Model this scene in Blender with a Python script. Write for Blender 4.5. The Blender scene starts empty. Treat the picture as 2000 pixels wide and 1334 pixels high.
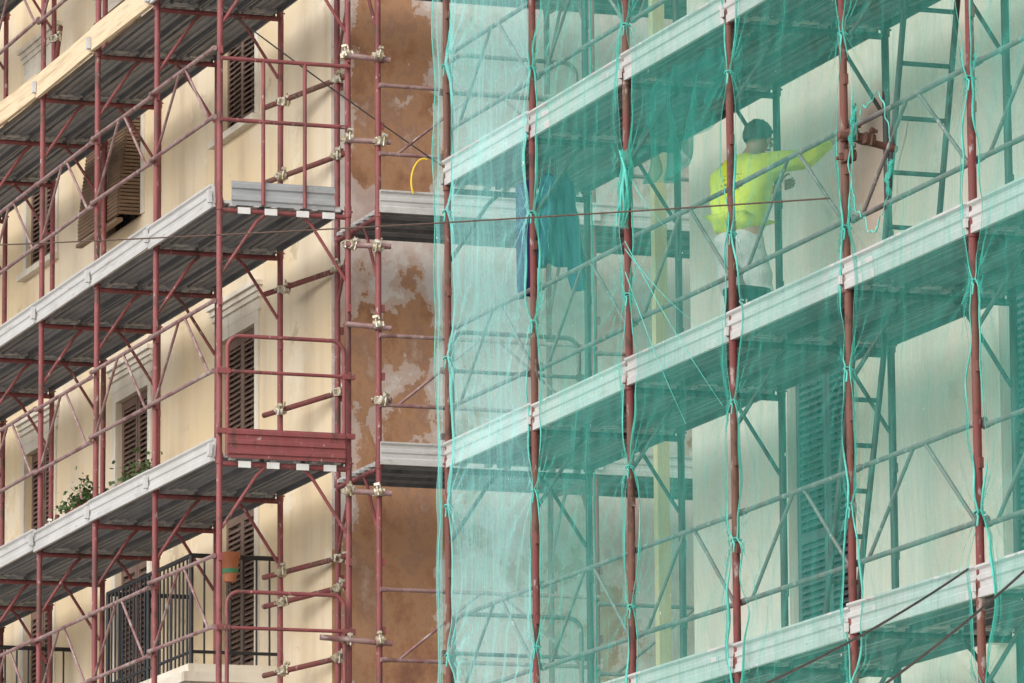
import bpy, math, random
from mathutils import Vector, Matrix, noise
random.seed(7)
R=math.radians
scene=bpy.context.scene; col=scene.collection
ZG=-1.65   # ground height relative to the eye; everything is lifted by 1.65 at the end

# ------------------------------------------------------------------ mesh builder
class MB:
    def __init__(s): s.v=[];s.f=[];s.m=[];s.sm=[]
    def add(s,vs,fs,m=0,smooth=False):
        o=len(s.v); s.v+=[tuple(v) for v in vs]; s.f+=[tuple(i+o for i in f) for f in fs]
        s.m+=[m]*len(fs); s.sm+=[smooth]*len(fs)
    def box(s,x0,y0,z0,x1,y1,z1,m=0):
        s.add([(x0,y0,z0),(x1,y0,z0),(x1,y1,z0),(x0,y1,z0),(x0,y0,z1),(x1,y0,z1),(x1,y1,z1),(x0,y1,z1)],
              [(0,3,2,1),(4,5,6,7),(0,1,5,4),(1,2,6,5),(2,3,7,6),(3,0,4,7)],m)
    def path(s,pts,r,n=10,m=0,closed=False):
        pts=[Vector(p) for p in pts]; L=len(pts); rs=r if isinstance(r,(list,tuple)) else [r]*L
        ring=[]; nrm=None
        for i,p in enumerate(pts):
            if closed: t=(pts[(i+1)%L]-pts[i-1])
            else: t=pts[min(i+1,L-1)]-pts[max(i-1,0)]
            if t.length<1e-9: t=Vector((0,0,1))
            t.normalize()
            if nrm is None:
                a=Vector((0,0,1)) if abs(t.z)<.9 else Vector((1,0,0)); nrm=t.cross(a).normalized()
            else:
                nrm=(nrm-t*nrm.dot(t))
                nrm=nrm.normalized() if nrm.length>1e-6 else t.orthogonal().normalized()
            b=t.cross(nrm)
            ring.append([p+(nrm*math.cos(2*math.pi*k/n)+b*math.sin(2*math.pi*k/n))*rs[i] for k in range(n)])
        vs=[v for rr in ring for v in rr]; fs=[]
        for i in range(L if closed else L-1):
            j=(i+1)%L
            for k in range(n):
                fs.append((i*n+k,i*n+(k+1)%n,j*n+(k+1)%n,j*n+k))
        s.add(vs,fs,m,True)
        if not closed:
            s.add(ring[0],[tuple(range(n-1,-1,-1))],m); s.add(ring[-1],[tuple(range(n))],m)
    def tube(s,p,q,r,n=10,m=0): s.path([p,q],r,n,m)
    def extr(s,prof,y0,y1,m=0):   # closed (x,z) profile swept along y
        n=len(prof)
        vs=[(x,y0,z) for x,z in prof]+[(x,y1,z) for x,z in prof]
        fs=[(i,(i+1)%n,n+(i+1)%n,n+i) for i in range(n)]+[tuple(range(n-1,-1,-1)),tuple(range(n,2*n))]
        s.add(vs,fs,m)
    def grid(s,nu,nv,fn,m=0,keep=None):
        vs=[fn(i/nu,j/nv) for j in range(nv+1) for i in range(nu+1)]; fs=[]
        for j in range(nv):
            for i in range(nu):
                if keep and not keep(*vs[j*(nu+1)+i]): continue
                fs.append((j*(nu+1)+i,j*(nu+1)+i+1,(j+1)*(nu+1)+i+1,(j+1)*(nu+1)+i))
        s.add(vs,fs,m,True)
    def ball(s,c,rx,ry,rz,nu=14,nv=9,m=0):
        vs=[];fs=[]
        for j in range(nv+1):
            a=math.pi*j/nv
            for i in range(nu):
                b=2*math.pi*i/nu
                vs.append((c[0]+rx*math.sin(a)*math.cos(b),c[1]+ry*math.sin(a)*math.sin(b),c[2]+rz*math.cos(a)))
        for j in range(nv):
            for i in range(nu):
                fs.append((j*nu+i,(j+1)*nu+i,(j+1)*nu+(i+1)%nu,j*nu+(i+1)%nu))
        s.add(vs,fs,m,True)
    def mesh(s,name,mats,o=(0,0,0)):
        me=bpy.data.meshes.new(name)
        me.from_pydata([(a-o[0],b-o[1],c-o[2]) for a,b,c in s.v],[],s.f)
        for mt in mats: me.materials.append(mt)
        me.polygons.foreach_set('material_index',s.m); me.polygons.foreach_set('use_smooth',s.sm)
        me.update(); return me

def ob(name,mb,mats,loc=(0,0,0),parent=None,rot=None,origin=None):
    if not isinstance(mats,(list,tuple)): mats=[mats]
    if origin is not None:
        me=mb.mesh(name,mats,origin); loc=origin
    else: me=mb.mesh(name,mats) if isinstance(mb,MB) else mb
    o=bpy.data.objects.new(name,me); col.objects.link(o)
    o.location=loc
    if parent: 
        o.parent=parent
        if origin is not None: o.location=Vector(origin)-wloc(parent)
    if rot: o.rotation_euler=rot
    return o
def wloc(o):
    v=Vector(o.location)
    while o.parent: o=o.parent; v=v+o.location
    return v
def empty(name,loc):
    o=bpy.data.objects.new(name,None); o.empty_display_size=.2; col.objects.link(o); o.location=loc; return o
def tag(o,label,cat,group=None):
    o["label"]=label;o["category"]=cat
    if group:o["group"]=group
    return o
def dup(root,loc,rot=None,parent=None):
    n=root.copy(); col.objects.link(n); n.parent=parent
    if loc is not None: n.location=loc
    if rot: n.rotation_euler=rot
    for c in root.children: dup(c,None,None,n)
    return n

# ------------------------------------------------------------------ materials
def newmat(name):
    m=bpy.data.materials.new(name); m.use_nodes=True; nt=m.node_tree; nt.nodes.clear()
    out=nt.nodes.new('ShaderNodeOutputMaterial'); return m,nt,out
def N(nt,t,**k):
    n=nt.nodes.new(t)
    for a,b in k.items():
        if a in n.inputs.keys(): n.inputs[a].default_value=b
        else: setattr(n,a,b)
    return n
def noise_(nt,scale,s=1.0,detail=5,rough=.6,off=(0,0,0),rot=(0,0,0)):
    g=N(nt,'ShaderNodeNewGeometry'); mp=N(nt,'ShaderNodeMapping'); mp.inputs['Scale'].default_value=scale; mp.inputs['Location'].default_value=off; mp.inputs['Rotation'].default_value=rot
    nt.links.new(g.outputs['Position'],mp.inputs['Vector'])
    n=N(nt,'ShaderNodeTexNoise'); n.inputs['Scale'].default_value=s; n.inputs['Detail'].default_value=detail; n.inputs['Roughness'].default_value=rough
    nt.links.new(mp.outputs['Vector'],n.inputs['Vector']); return n.outputs['Fac']
def ramp(nt,src,stops,interp='LINEAR'):
    r=N(nt,'ShaderNodeValToRGB'); cr=r.color_ramp; cr.interpolation=interp
    while len(cr.elements)<len(stops): cr.elements.new(.5)
    for e,(p,c) in zip(cr.elements,stops):
        e.position=p; e.color=(c[0],c[1],c[2],1) if isinstance(c,(tuple,list)) else (c,c,c,1)
    nt.links.new(src,r.inputs['Fac']); return r.outputs['Color']
def mixc(nt,f,a,b,mode='MIX'):
    m=N(nt,'ShaderNodeMix',data_type='RGBA',blend_type=mode)
    for s,i in ((f,0),(a,6),(b,7)):
        if isinstance(s,(int,float)): m.inputs[i].default_value=s
        elif isinstance(s,tuple): m.inputs[i].default_value=(*s,1)
        else: nt.links.new(s,m.inputs[i])
    return m.outputs[2]
def M(name,cols,scale=(3,3,3),lo=.35,hi=.65,rough=.7,metal=0,specks=(),bump=0,bscale=(30,30,30),detail=6,off=(0,0,0)):
    m,nt,out=newmat(name)
    b=N(nt,'ShaderNodeBsdfPrincipled'); nt.links.new(b.outputs[0],out.inputs[0])
    k=len(cols)
    c=ramp(nt,noise_(nt,scale,1,detail,off=off),[(lo+(hi-lo)*i/max(1,k-1),cc) for i,cc in enumerate(cols)])
    for (cc,sc,thr,w,am) in specks:
        f=ramp(nt,noise_(nt,sc,1,5,.65,(3,7,1)),[(thr,0),(thr+w,am)])
        c=mixc(nt,f,c,cc)
    nt.links.new(c,b.inputs['Base Color'])
    b.inputs['Roughness'].default_value=rough; b.inputs['Metallic'].default_value=metal
    if bump:
        bp=N(nt,'ShaderNodeBump'); bp.inputs['Strength'].default_value=bump; bp.inputs['Distance'].default_value=.01
        nt.links.new(noise_(nt,bscale,1,4),bp.inputs['Height']); nt.links.new(bp.outputs[0],b.inputs['Normal'])
    return m
red=M('red_paint_steel',[(.18,.042,.045),(.25,.065,.066),(.14,.048,.045)],(2,2,1.2),rough=.6,specks=[((.09,.045,.033),(9,9,4),.55,.08,.8),((.50,.40,.37),(26,26,14),.62,.06,.7)],bump=.15)
rust=M('rusty_brown_steel',[(.10,.05,.035),(.145,.065,.045),(.17,.035,.035),(.12,.07,.05)],(1.6,1.6,.7),lo=.3,hi=.7,rough=.75,specks=[((.36,.34,.31),(14,14,6),.60,.06,.7),((.05,.028,.02),(9,9,5),.56,.06,.7)],bump=.3)
railm=M('worn_rail_steel',[(.21,.085,.085),(.31,.20,.19),(.16,.07,.065)],(4,4,4),rough=.5,metal=.2,specks=[((.42,.35,.33),(10,10,10),.58,.06,.8)],bump=.2)
railg=M('grey_rail_steel',[(.10,.08,.075),(.22,.19,.18),(.14,.12,.115)],(3,3,3),rough=.55,metal=.3,specks=[((.42,.40,.37),(14,14,10),.6,.06,.8)],bump=.2)
steel=M('dark_grey_steel',[(.045,.045,.045),(.075,.07,.065)],(4,4,4),rough=.6,metal=.3)
galv=M('galvanised_toe_board',[(.44,.43,.42),(.54,.53,.52),(.48,.47,.45)],(3,1.2,3),rough=.5,metal=.15,specks=[((.32,.27,.23),(4,2,12),.60,.10,.6),((.20,.12,.08),(20,8,20),.66,.04,.6)],bump=.08)
plate=M('grey_steel_plate',[(.30,.31,.32),(.40,.41,.42)],(3,3,6),rough=.5,metal=.25,specks=[((.22,.17,.13),(9,9,9),.6,.08,.6)],bump=.08)
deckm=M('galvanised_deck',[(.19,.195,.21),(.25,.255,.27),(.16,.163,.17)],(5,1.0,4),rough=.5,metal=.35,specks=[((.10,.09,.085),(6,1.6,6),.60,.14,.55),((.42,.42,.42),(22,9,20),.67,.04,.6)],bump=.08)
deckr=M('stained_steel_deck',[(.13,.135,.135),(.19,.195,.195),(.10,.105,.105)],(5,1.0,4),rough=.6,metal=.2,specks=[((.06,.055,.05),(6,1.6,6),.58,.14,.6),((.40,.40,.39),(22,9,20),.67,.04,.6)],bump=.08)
wood=M('yellow_pine_board',[(.60,.46,.29),(.68,.55,.37),(.50,.36,.22)],(8,1,20),rough=.7,bump=.1,specks=[((.40,.30,.20),(5,1.5,30),.58,.1,.7)])
zinc=M('zinc_coupler',[(.33,.27,.16),(.50,.44,.32),(.20,.15,.10)],(18,18,18),rough=.4,metal=.4,specks=[((.70,.68,.62),(22,22,22),.52,.05,.8)])
brown=M('brown_shutter_paint',[(.12,.072,.052),(.18,.11,.08)],(3,3,8),rough=.6)
roller=M('weathered_roller_wood',[(.12,.07,.04),(.19,.115,.065)],(3,3,12),rough=.6)
grnsh=M('grey_green_shutter_paint',[(.055,.08,.085),(.09,.115,.12)],(3,3,8),rough=.6)
trim=M('off_white_plaster_trim',[(.62,.55,.45),(.72,.67,.57)],(3,3,3),rough=.85,specks=[((.42,.34,.26),(3,3,.8),.56,.12,.6)],bump=.1)
white=M('chalky_white_paint',[(.60,.59,.57),(.70,.69,.67)],(9,9,9),rough=.8)
iron=M('black_iron',[(.018,.018,.022),(.035,.035,.04)],(5,5,5),rough=.5,metal=.3)
woodpole=M('pale_timber',[(.55,.46,.24),(.68,.58,.33)],(4,4,1),rough=.8)
terr=M('terracotta',[(.35,.11,.05),(.42,.16,.08)],(5,5,5),rough=.8)
leafm=M('leaf_green',[(.03,.07,.02),(.09,.15,.05),(.05,.09,.03)],(12,12,12),rough=.6)
flower=M('flower_pink',[(.5,.2,.2),(.6,.35,.3)],(9,9,9))
yel=M('yellow_hose',[(.7,.45,.03),(.75,.5,.06)])
rope=M('brown_rope',[(.06,.035,.025),(.11,.065,.045)],(30,30,30),rough=.9)
wire=M('black_cable',[(.025,.017,.02),(.05,.03,.03)],(9,9,9),rough=.6)
cloth=M('blue_work_cloth',[(.008,.06,.11),(.02,.09,.15)],(8,8,8),rough=.95,bump=.2)
cloth2=M('purple_blue_cloth',[(.008,.01,.07),(.035,.028,.11)],(8,8,3),rough=.95)
bucketm=M('black_plastic',[(.02,.02,.022),(.035,.035,.035)],rough=.5)
labelm=M('white_label',[(.6,.6,.58),(.7,.7,.68)])
skin=M('skin',[(.42,.22,.15),(.46,.25,.17)],rough=.6)
hairm=M('dark_hair',[(.035,.028,.023),(.07,.055,.045)],(60,60,60),rough=.8)
trou=M('pale_grey_work_trousers',[(.42,.41,.39),(.56,.55,.53)],(9,9,9),rough=.95,specks=[((.22,.21,.19),(9,9,5),.58,.1,.6)],bump=.3)
boot=M('dark_boot',[(.04,.03,.025),(.06,.05,.04)])
asph=M('asphalt',[(.05,.05,.052),(.07,.07,.07)],(2,2,2),rough=.95)
pave=M('pale_paving_stone',[(.45,.43,.40),(.55,.53,.49)],(1,1,1),rough=.9)
earth=M('ground_mat',[(.30,.28,.25),(.36,.34,.30)],(.1,.1,.1),rough=1)
glassm=M('window_glass',[(.03,.035,.04),(.05,.055,.06)],rough=.1)
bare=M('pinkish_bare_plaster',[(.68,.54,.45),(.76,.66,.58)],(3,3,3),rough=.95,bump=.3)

def plaster(name,base,pale,stain,streak=.5,dark=.65):
    m,nt,out=newmat(name); b=N(nt,'ShaderNodeBsdfPrincipled',Roughness=.92); nt.links.new(b.outputs[0],out.inputs[0])
    c=mixc(nt,ramp(nt,noise_(nt,(.5,.5,.7),1,6,.6),[(.42,0),(.58,1)]),base,pale)
    c=mixc(nt,ramp(nt,noise_(nt,(3,3,.5),1,6,.65,(5,2,0)),[(.48,0),(.72,streak)]),c,stain)
    c=mixc(nt,ramp(nt,noise_(nt,(1.1,1.1,1.3),1,8,.7,(1,9,3)),[(.60,0),(.63,.8)]),c,tuple(min(.8,x*.95+.08) for x in pale))
    c=mixc(nt,ramp(nt,noise_(nt,(1.4,1.4,2.2),1,8,.75,(7,3,2)),[(.62,0),(.66,dark)]),c,tuple(x*.6 for x in base))
    nt.links.new(c,b.inputs['Base Color'])
    bp=N(nt,'ShaderNodeBump'); bp.inputs['Strength'].default_value=.25; bp.inputs['Distance'].default_value=.02
    nt.links.new(noise_(nt,(12,12,12),1,8,.7),bp.inputs['Height']); nt.links.new(bp.outputs[0],b.inputs['Normal'])
    return m
cream=plaster('cream_plaster',(.72,.57,.36),(.73,.62,.46),(.50,.39,.27))
creamr=plaster('pale_grey_cream_plaster',(.66,.62,.50),(.70,.66,.57),(.54,.51,.43),.2,.35)
# patched end wall
m,nt,out=newmat('patched_orange_plaster'); b=N(nt,'ShaderNodeBsdfPrincipled',Roughness=.92); nt.links.new(b.outputs[0],out.inputs[0])
org=ramp(nt,noise_(nt,(2.4,2.4,1.7),1,10,.72),[(.34,(.27,.13,.08)),(.45,(.42,.215,.115)),(.52,(.49,.275,.155)),(.58,(.40,.22,.14)),(.68,(.54,.38,.28))])
pal=ramp(nt,noise_(nt,(1.6,1.6,1.3),1,10,.7,(4,4,4)),[(.36,(.54,.40,.35)),(.46,(.66,.55,.49)),(.52,(.73,.67,.62)),(.64,(.64,.60,.57))])
g=N(nt,'ShaderNodeNewGeometry'); sp=N(nt,'ShaderNodeSeparateXYZ'); nt.links.new(g.outputs['Position'],sp.inputs[0])
mr=N(nt,'ShaderNodeMapRange'); mr.inputs['From Min'].default_value=6.6; mr.inputs['From Max'].default_value=12.6
nt.links.new(sp.outputs['Z'],mr.inputs['Value'])
zb=ramp(nt,mr.outputs[0],[(0,.68),(.28,.64),(.35,.58),(.50,.57),(.57,.40),(.66,.42),(.72,.62),(.90,.63),(1,.50)])
mx=N(nt,'ShaderNodeMapRange'); mx.inputs['From Min'].default_value=13.7; mx.inputs['From Max'].default_value=15.7
nt.links.new(sp.outputs['X'],mx.inputs['Value'])
xb=ramp(nt,mx.outputs[0],[(0,.30),(.08,.40),(.15,.56),(.40,.56),(.5,.34),(1,.30)])  # beyond the orange, paler plaster stands in for brightness behind the first net
def msum(*a):
    cur=a[0]
    for b_ in a[1:]:
        n_=N(nt,'ShaderNodeMath',operation='ADD'); nt.links.new(cur,n_.inputs[0]); nt.links.new(b_,n_.inputs[1]); cur=n_.outputs[0]
    n_=N(nt,'ShaderNodeMath',operation='MULTIPLY'); n_.inputs[1].default_value=.5; nt.links.new(cur,n_.inputs[0]); return n_.outputs[0]
nz=ramp(nt,noise_(nt,(1.5,1.5,1.2),1,12,.68,(2,2,8)),[(.3,.25),(.7,.75)])
a3=msum(zb,xb,nz)
c=mixc(nt,ramp(nt,a3,[(.735,0),(.748,.85)]),pal,(.60,.45,.37))
c=mixc(nt,ramp(nt,a3,[(.766,0),(.774,1)]),c,org); nt.links.new(c,b.inputs['Base Color'])
bp=N(nt,'ShaderNodeBump'); bp.inputs['Strength'].default_value=.5; bp.inputs['Distance'].default_value=.03
nt.links.new(a3,bp.inputs['Height']); nt.links.new(bp.outputs[0],b.inputs['Normal'])
patch=m

# debris net: open weave, gets denser the more obliquely it is seen
def netmat(name,T0,colr,var=.08,specks=True,trans=.45):
    m,nt,out=newmat(name)
    geo=N(nt,'ShaderNodeNewGeometry')
    dt=N(nt,'ShaderNodeVectorMath',operation='DOT_PRODUCT'); nt.links.new(geo.outputs['Normal'],dt.inputs[0]); nt.links.new(geo.outputs['Incoming'],dt.inputs[1])
    def ma(op,a,b_):
        n=N(nt,'ShaderNodeMath',operation=op)
        for i,s in enumerate((a,b_)):
            if isinstance(s,(int,float)): n.inputs[i].default_value=s
            else: nt.links.new(s,n.inputs[i])
        return n.outputs[0]
    ab=N(nt,'ShaderNodeMath',operation='ABSOLUTE'); nt.links.new(dt.outputs['Value'],ab.inputs[0])
    den=ma('ADD',ma('MULTIPLY',ab.outputs[0],.88),.10)
    inv=ma('DIVIDE',1.0,den)
    s1=ramp(nt,noise_(nt,(30,30,1.4),1,6,.8),[(.3,0),(.7,1)])
    s2=ramp(nt,noise_(nt,(1.2,1.2,.5),1,4,.6,(3,3,3)),[(.35,0),(.65,1)])
    s3=ramp(nt,noise_(nt,(80,80,60),1,3,.8,(3,3,3)),[(.35,0),(.65,1)])
    s4=ramp(nt,noise_(nt,(60,60,2.5),1,3,.8,(3,3,3),(R(28),0,0)),[(.4,0),(.6,1)])
    s5=ramp(nt,noise_(nt,(60,60,2.5),1,3,.8,(1,3,8),(R(-35),0,0)),[(.4,0),(.6,1)])
    t=ma('ADD',ma('ADD',ma('MULTIPLY',s1,var*.45),ma('MULTIPLY',s2,var*.45)),ma('ADD',ma('MULTIPLY',s3,var*.55),ma('MULTIPLY',ma('ADD',s4,s5),var*.38)))
    T=ma('ADD',t,T0-var)
    fac=ma('SUBTRACT',1.0,ma('POWER',T,inv))
    tr=N(nt,'ShaderNodeBsdfTransparent'); di=N(nt,'ShaderNodeBsdfDiffuse'); tl=N(nt,'ShaderNodeBsdfTranslucent')
    cc=mixc(nt,s1,colr,tuple(min(1,x*1.35+.03) for x in colr))
    if specks:
        sk=ramp(nt,noise_(nt,(38,38,20),1,2,.5,(8,8,8)),[(.76,0),(.78,1)])
        cc=mixc(nt,sk,cc,(.8,.82,.78)); fac=ma('MAXIMUM',fac,sk)
    nt.links.new(cc,di.inputs[0]); nt.links.new(cc,tl.inputs[0])
    mb_=N(nt,'ShaderNodeMixShader'); mb_.inputs[0].default_value=trans; nt.links.new(di.outputs[0],mb_.inputs[1]); nt.links.new(tl.outputs[0],mb_.inputs[2])
    mm=N(nt,'ShaderNodeMixShader'); nt.links.new(fac,mm.inputs[0]); nt.links.new(tr.outputs[0],mm.inputs[1]); nt.links.new(mb_.outputs[0],mm.inputs[2])
    nt.links.new(mm.outputs[0],out.inputs[0]); return m
nets={k:netmat('green_debris_net',t,c) for k,(t,c) in {1:(.868,(.12,.60,.50)),2:(.86,(.085,.50,.41)),3:(.868,(.08,.48,.39)),4:(.874,(.08,.48,.39)),5:(.845,(.07,.48,.39)),6:(.84,(.07,.48,.39))}.items()}
nets[0]=netmat('glow_tinted_debris_net',.862,(.32,.93,.83),trans=.33)  # first bay and flap: paler colour stands in for sky glow through the net
netend=netmat('glow_tinted_debris_net_end',.80,(.50,.95,.90),trans=.5)  # end net: light from behind is painted in as a paler tint
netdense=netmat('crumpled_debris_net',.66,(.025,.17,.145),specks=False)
nettang=netmat('tangled_debris_net',.60,(.09,.48,.40),specks=False)
hem=M('turquoise_net_hem',[(.06,.36,.30),(.13,.54,.46)],(6,6,10),rough=.9)

# ------------------------------------------------------------------ setting
def sheet(name,x0,y0,x1,y1,z,mt):
    mb=MB(); mb.add([(x0,y0,z),(x1,y0,z),(x1,y1,z),(x0,y1,z)],[(0,1,2,3)]); o=ob(name,mb,mt); o["kind"]="structure"; return o
sheet('ground',-400,-400,400,400,ZG-.12,earth)
sheet('road',-4,-200,5,200,ZG-.115,asph)
mb=MB(); mb.box(5,-200,ZG-.12,14.5,200,ZG); o=ob('pavement',mb,pave); o["kind"]="structure"

XL=12.43; YL=41.79; XR=12.78; YR=37.34; W=1.05; B=1.8
LV=[.69+2*i for i in range(8)]      # tops of left lifts .69..14.69
RV=[0+2*i for i in range(7)]        # 0..12

# ------------------------------------------------------------------ buildings
def wallgrid(mb,xp,y0,y1,z0,z1,holes,depth=.22):
    ys=sorted({y0,y1,*[h[0] for h in holes],*[h[1] for h in holes]}); zs=sorted({z0,z1,*[h[2] for h in holes],*[h[3] for h in holes]})
    for a,b_ in zip(ys,ys[1:]):
        for c_,d in zip(zs,zs[1:]):
            if any(h[0]<=a and b_<=h[1] and h[2]<=c_ and d<=h[3] for h in holes): continue
            mb.add([(xp,a,c_),(xp,a,d),(xp,b_,d),(xp,b_,c_)],[(0,1,2,3)])
    for a,b_,c_,d in holes:
        q=xp+depth
        mb.add([(xp,a,c_),(q,a,c_),(q,a,d),(xp,a,d)],[(0,1,2,3)]); mb.add([(xp,b_,c_),(q,b_,c_),(q,b_,d),(xp,b_,d)],[(3,2,1,0)])
        mb.add([(xp,a,c_),(q,a,c_),(q,b_,c_),(xp,b_,c_)],[(3,2,1,0)]); mb.add([(xp,a,d),(q,a,d),(q,b_,d),(xp,b_,d)],[(0,1,2,3)])
def leaf(w,h,mid=True):
    mb=MB(); t=.035
    mb.box(0,0,0,t,.06,h); mb.box(0,w-.06,0,t,w,h)
    bars=[(0,.09),(h-.07,h)]+([(h*.45,h*.45+.07)] if mid else [])
    for a,b_ in bars: mb.box(.001,.06,a,t-.001,w-.06,b_)
    z=.12
    while z<h-.1:
        if not(mid and h*.45-.03<z<h*.45+.09):
            mb.add([(-.004,.06,z-.006),(-.004,w-.06,z-.006),(.034,w-.06,z+.032),(.034,.06,z+.032),(-.004,.06,z+.004),(-.004,w-.06,z+.004),(.034,w-.06,z+.042),(.034,.06,z+.042)],
                   [(0,1,2,3),(7,6,5,4),(0,4,5,1),(1,5,6,2),(2,6,7,3),(3,7,4,0)])
        z+=.047
    return mb
def window(parent,xp,y0,y1,z0,z1,sm,lintel=True,state='closed',sill=True):
    w=y1-y0; h=z1-z0; lw=w/2-.03
    o=(xp,(y0+y1)/2,z0)
    fr=MB()
    for a,b_ in ((y0+.003,y0+.06),(y1-.06,y1-.003),((y0+y1)/2-.03,(y0+y1)/2+.03)): fr.box(xp+.12,a,z0+.003,xp+.17,b_,z1-.003)
    fr.box(xp+.121,y0+.003,z0+.004,xp+.169,y1-.003,z0+.07); fr.box(xp+.121,y0+.003,z1-.07,xp+.169,y1-.003,z1-.004)
    win=ob('window',fr,trim if state!='roller' else brown,parent=parent,origin=o)
    gl=MB(); gl.box(xp+.19,y0-.1,z0-.1,xp+.2,y1+.1,z1+.1); ob('glass',gl,glassm,parent=win,origin=o)
    su=MB(); 
    for a,b_ in ((y0-.11,y0-.002),(y1+.002,y1+.11)): su.box(xp-.018,a,z0,xp+.004,b_,z1)
    su.box(xp-.019,y0-.11,z1+.001,xp+.004,y1+.11,z1+.10)
    ob('surround',su,trim,parent=win,origin=o)
    if lintel:
        l=MB(); zz=z1+.101
        for i,(dx,hh) in enumerate(((.02,.10),(.035,.05),(.05,.05),(.075,.04))):
            l.box(xp-dx,y0-.13-dx*.8,zz,xp+.004,y1+.13+dx*.8,zz+hh-.001); zz+=hh
        ob('lintel',l,trim,parent=win,origin=o)
    if sill:
        s_=MB(); s_.box(xp-.08,y0-.13,z0-.06,xp+.1,y1+.13,z0-.002); ob('sill',s_,trim,parent=win,origin=o)
    if state=='closed':
        for i in (0,1):
            yy=y0+.01 if i==0 else (y0+y1)/2+.005
            ob('shutter',leaf(lw+.015,h-.02),sm,loc=(.03+.012*i,yy-(y0+y1)/2,.01),parent=win,rot=(0,0,R(random.uniform(-2,2))))
    elif state=='roller':
        # slatted blind hung over a rail so that it stands out from the wall, closed by side slats
        m_=MB(); zz=h-.03; xo=lambda z:.07+max(0,min(1,(1.35-z)/1.2))*.14
        while zz>-.02:
            m_.tube((-xo(zz),-w/2+.01,zz),(-xo(zz),w/2-.01,zz),.019,8)
            m_.box(-xo(zz),-w/2-.012,zz-.012,.0,-w/2+.012,zz+.012)
            zz-=.034
        m_.box(-.24,-w/2-.01,-.07,-.18,w/2,-.04)
        ob('roller_blind',m_,roller,loc=(0,0,0),parent=win)
    return win

# left building
XW=XL+W+.25
bl=tag(empty('building',(XW,43.0,ZG)),'cream plastered building with brown shutters and patchy orange end wall','building')
wy=[45.08,48.35,51.62,54.9,58.2]; holes=[]
def uy(i,y): return (48.62,50.0) if i==1 else (y,y+1.05)
for i,y in enumerate(wy):
    holes+= [(y,y+1.05,ZG+.3,ZG+3.2),(y,y+1.05,5.5,8.42),(*uy(i,y),10.02 if i==1 else 10.2,12.1)]
mb=MB(); wallgrid(mb,XW,43.0,64,ZG-.1,16,holes)
ob('facade_wall',mb,cream,parent=bl,origin=(XW,43.0,ZG))
mb=MB(); mb.add([(XW,43,ZG-.1),(26,43,ZG-.1),(26,43,16),(XW,43,16)],[(0,1,2,3)]); mb.add([(26,43,ZG-.1),(26,64,ZG-.1),(26,64,16),(26,43,16)],[(0,1,2,3)]); mb.add([(XW,64,ZG-.1),(26,64,ZG-.1),(26,64,16),(XW,64,16)],[(3,2,1,0)])
ob('end_wall',mb,patch,parent=bl,origin=(XW,43.0,ZG))
mb=MB(); mb.box(XW-.3,42.7,16.001,26.3,64.3,16.25); mb.box(XW-.15,42.85,15.8,26.1,64.1,16.0); ob('roof',mb,trim,parent=bl,origin=(XW,43.0,ZG))
for i,y in enumerate(wy):
    window(bl,XW,y,y+1.05,5.5,8.42,brown,sill=False)
    window(bl,XW,*uy(i,y),10.02 if i==1 else 10.2,12.1,brown,lintel=True,state='roller' if i==1 else 'closed',sill=(i!=1))
    window(bl,XW,y,y+1.05,ZG+.3,ZG+3.2,brown,sill=False)
def balcony(y0):
    o=(XW,y0+1.3,5.45); x0=XW-.78; y1=y0+2.6
    s_=MB(); s_.box(x0-.05,y0-.05,5.3,XW-.001,y1+.05,5.38); s_.box(x0,y0,5.381,XW-.001,y1,5.45); s_.box(x0+.05,y0+.05,5.22,XW-.001,y1-.05,5.299)
    bal=ob('balcony',s_,trim,parent=bl,origin=o)
    r=MB()
    r.tube((x0+.03,y0+.03,6.34),(x0+.03,y1-.03,6.34),.02,8); r.tube((x0+.03,y0+.03,5.55),(x0+.03,y1-.03,5.55),.014,8)
    for yy in (y0+.03,y1-.03):
        r.tube((x0+.03,yy,6.34),(XW,yy,6.34),.02,8); r.tube((x0+.03,yy,5.55),(XW,yy,5.55),.014,8)
    n=22
    for i in range(n+1): yy=y0+.03+(y1-y0-.06)*i/n; r.tube((x0+.03,yy,5.45),(x0+.03,yy,6.34),.009 if i%11 else .02,6)
    for yy in (y0+.03,y1-.03):
        for i in range(1,7): x=x0+.03+(XW-x0)*i/7; r.tube((x,yy,5.45),(x,yy,6.34),.009,6)
    ob('railing',r,iron,parent=bal,origin=o); return bal
balcony(44.4); balcony(50.9)

# right building
XV=XR+W+.30
br=tag(empty('building',(XV,36.1,ZG)),'pale cream plastered building with grey green louvred shutters behind netting','building')
wr=[33.28,29.9,26.5]; holes=[]
for y in wr: holes+=[(y,y+1.05,4.15,6.3),(y,y+1.05,ZG+.4,ZG+3.2),(y,y+1.05,10.2,12.3)]
mb=MB(); wallgrid(mb,XV,16,36.1,ZG-.1,16,holes); ob('facade_wall',mb,creamr,parent=br,origin=(XV,36.1,ZG))
mb=MB(); mb.add([(XV,36.1,ZG-.1),(26,36.1,ZG-.1),(26,36.1,16),(XV,36.1,16)],[(0,1,2,3)]); mb.add([(XV,16,ZG-.1),(26,16,ZG-.1),(26,16,16),(XV,16,16)],[(0,1,2,3)]); mb.add([(26,16,ZG-.1),(26,36.1,ZG-.1),(26,36.1,16),(26,16,16)],[(0,1,2,3)])
ob('end_wall',mb,creamr,parent=br,origin=(XV,36.1,ZG))
mb=MB(); mb.box(XV-.3,15.7,16.001,26.3,36.4,16.25); ob('roof',mb,trim,parent=br,origin=(XV,36.1,ZG))
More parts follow.
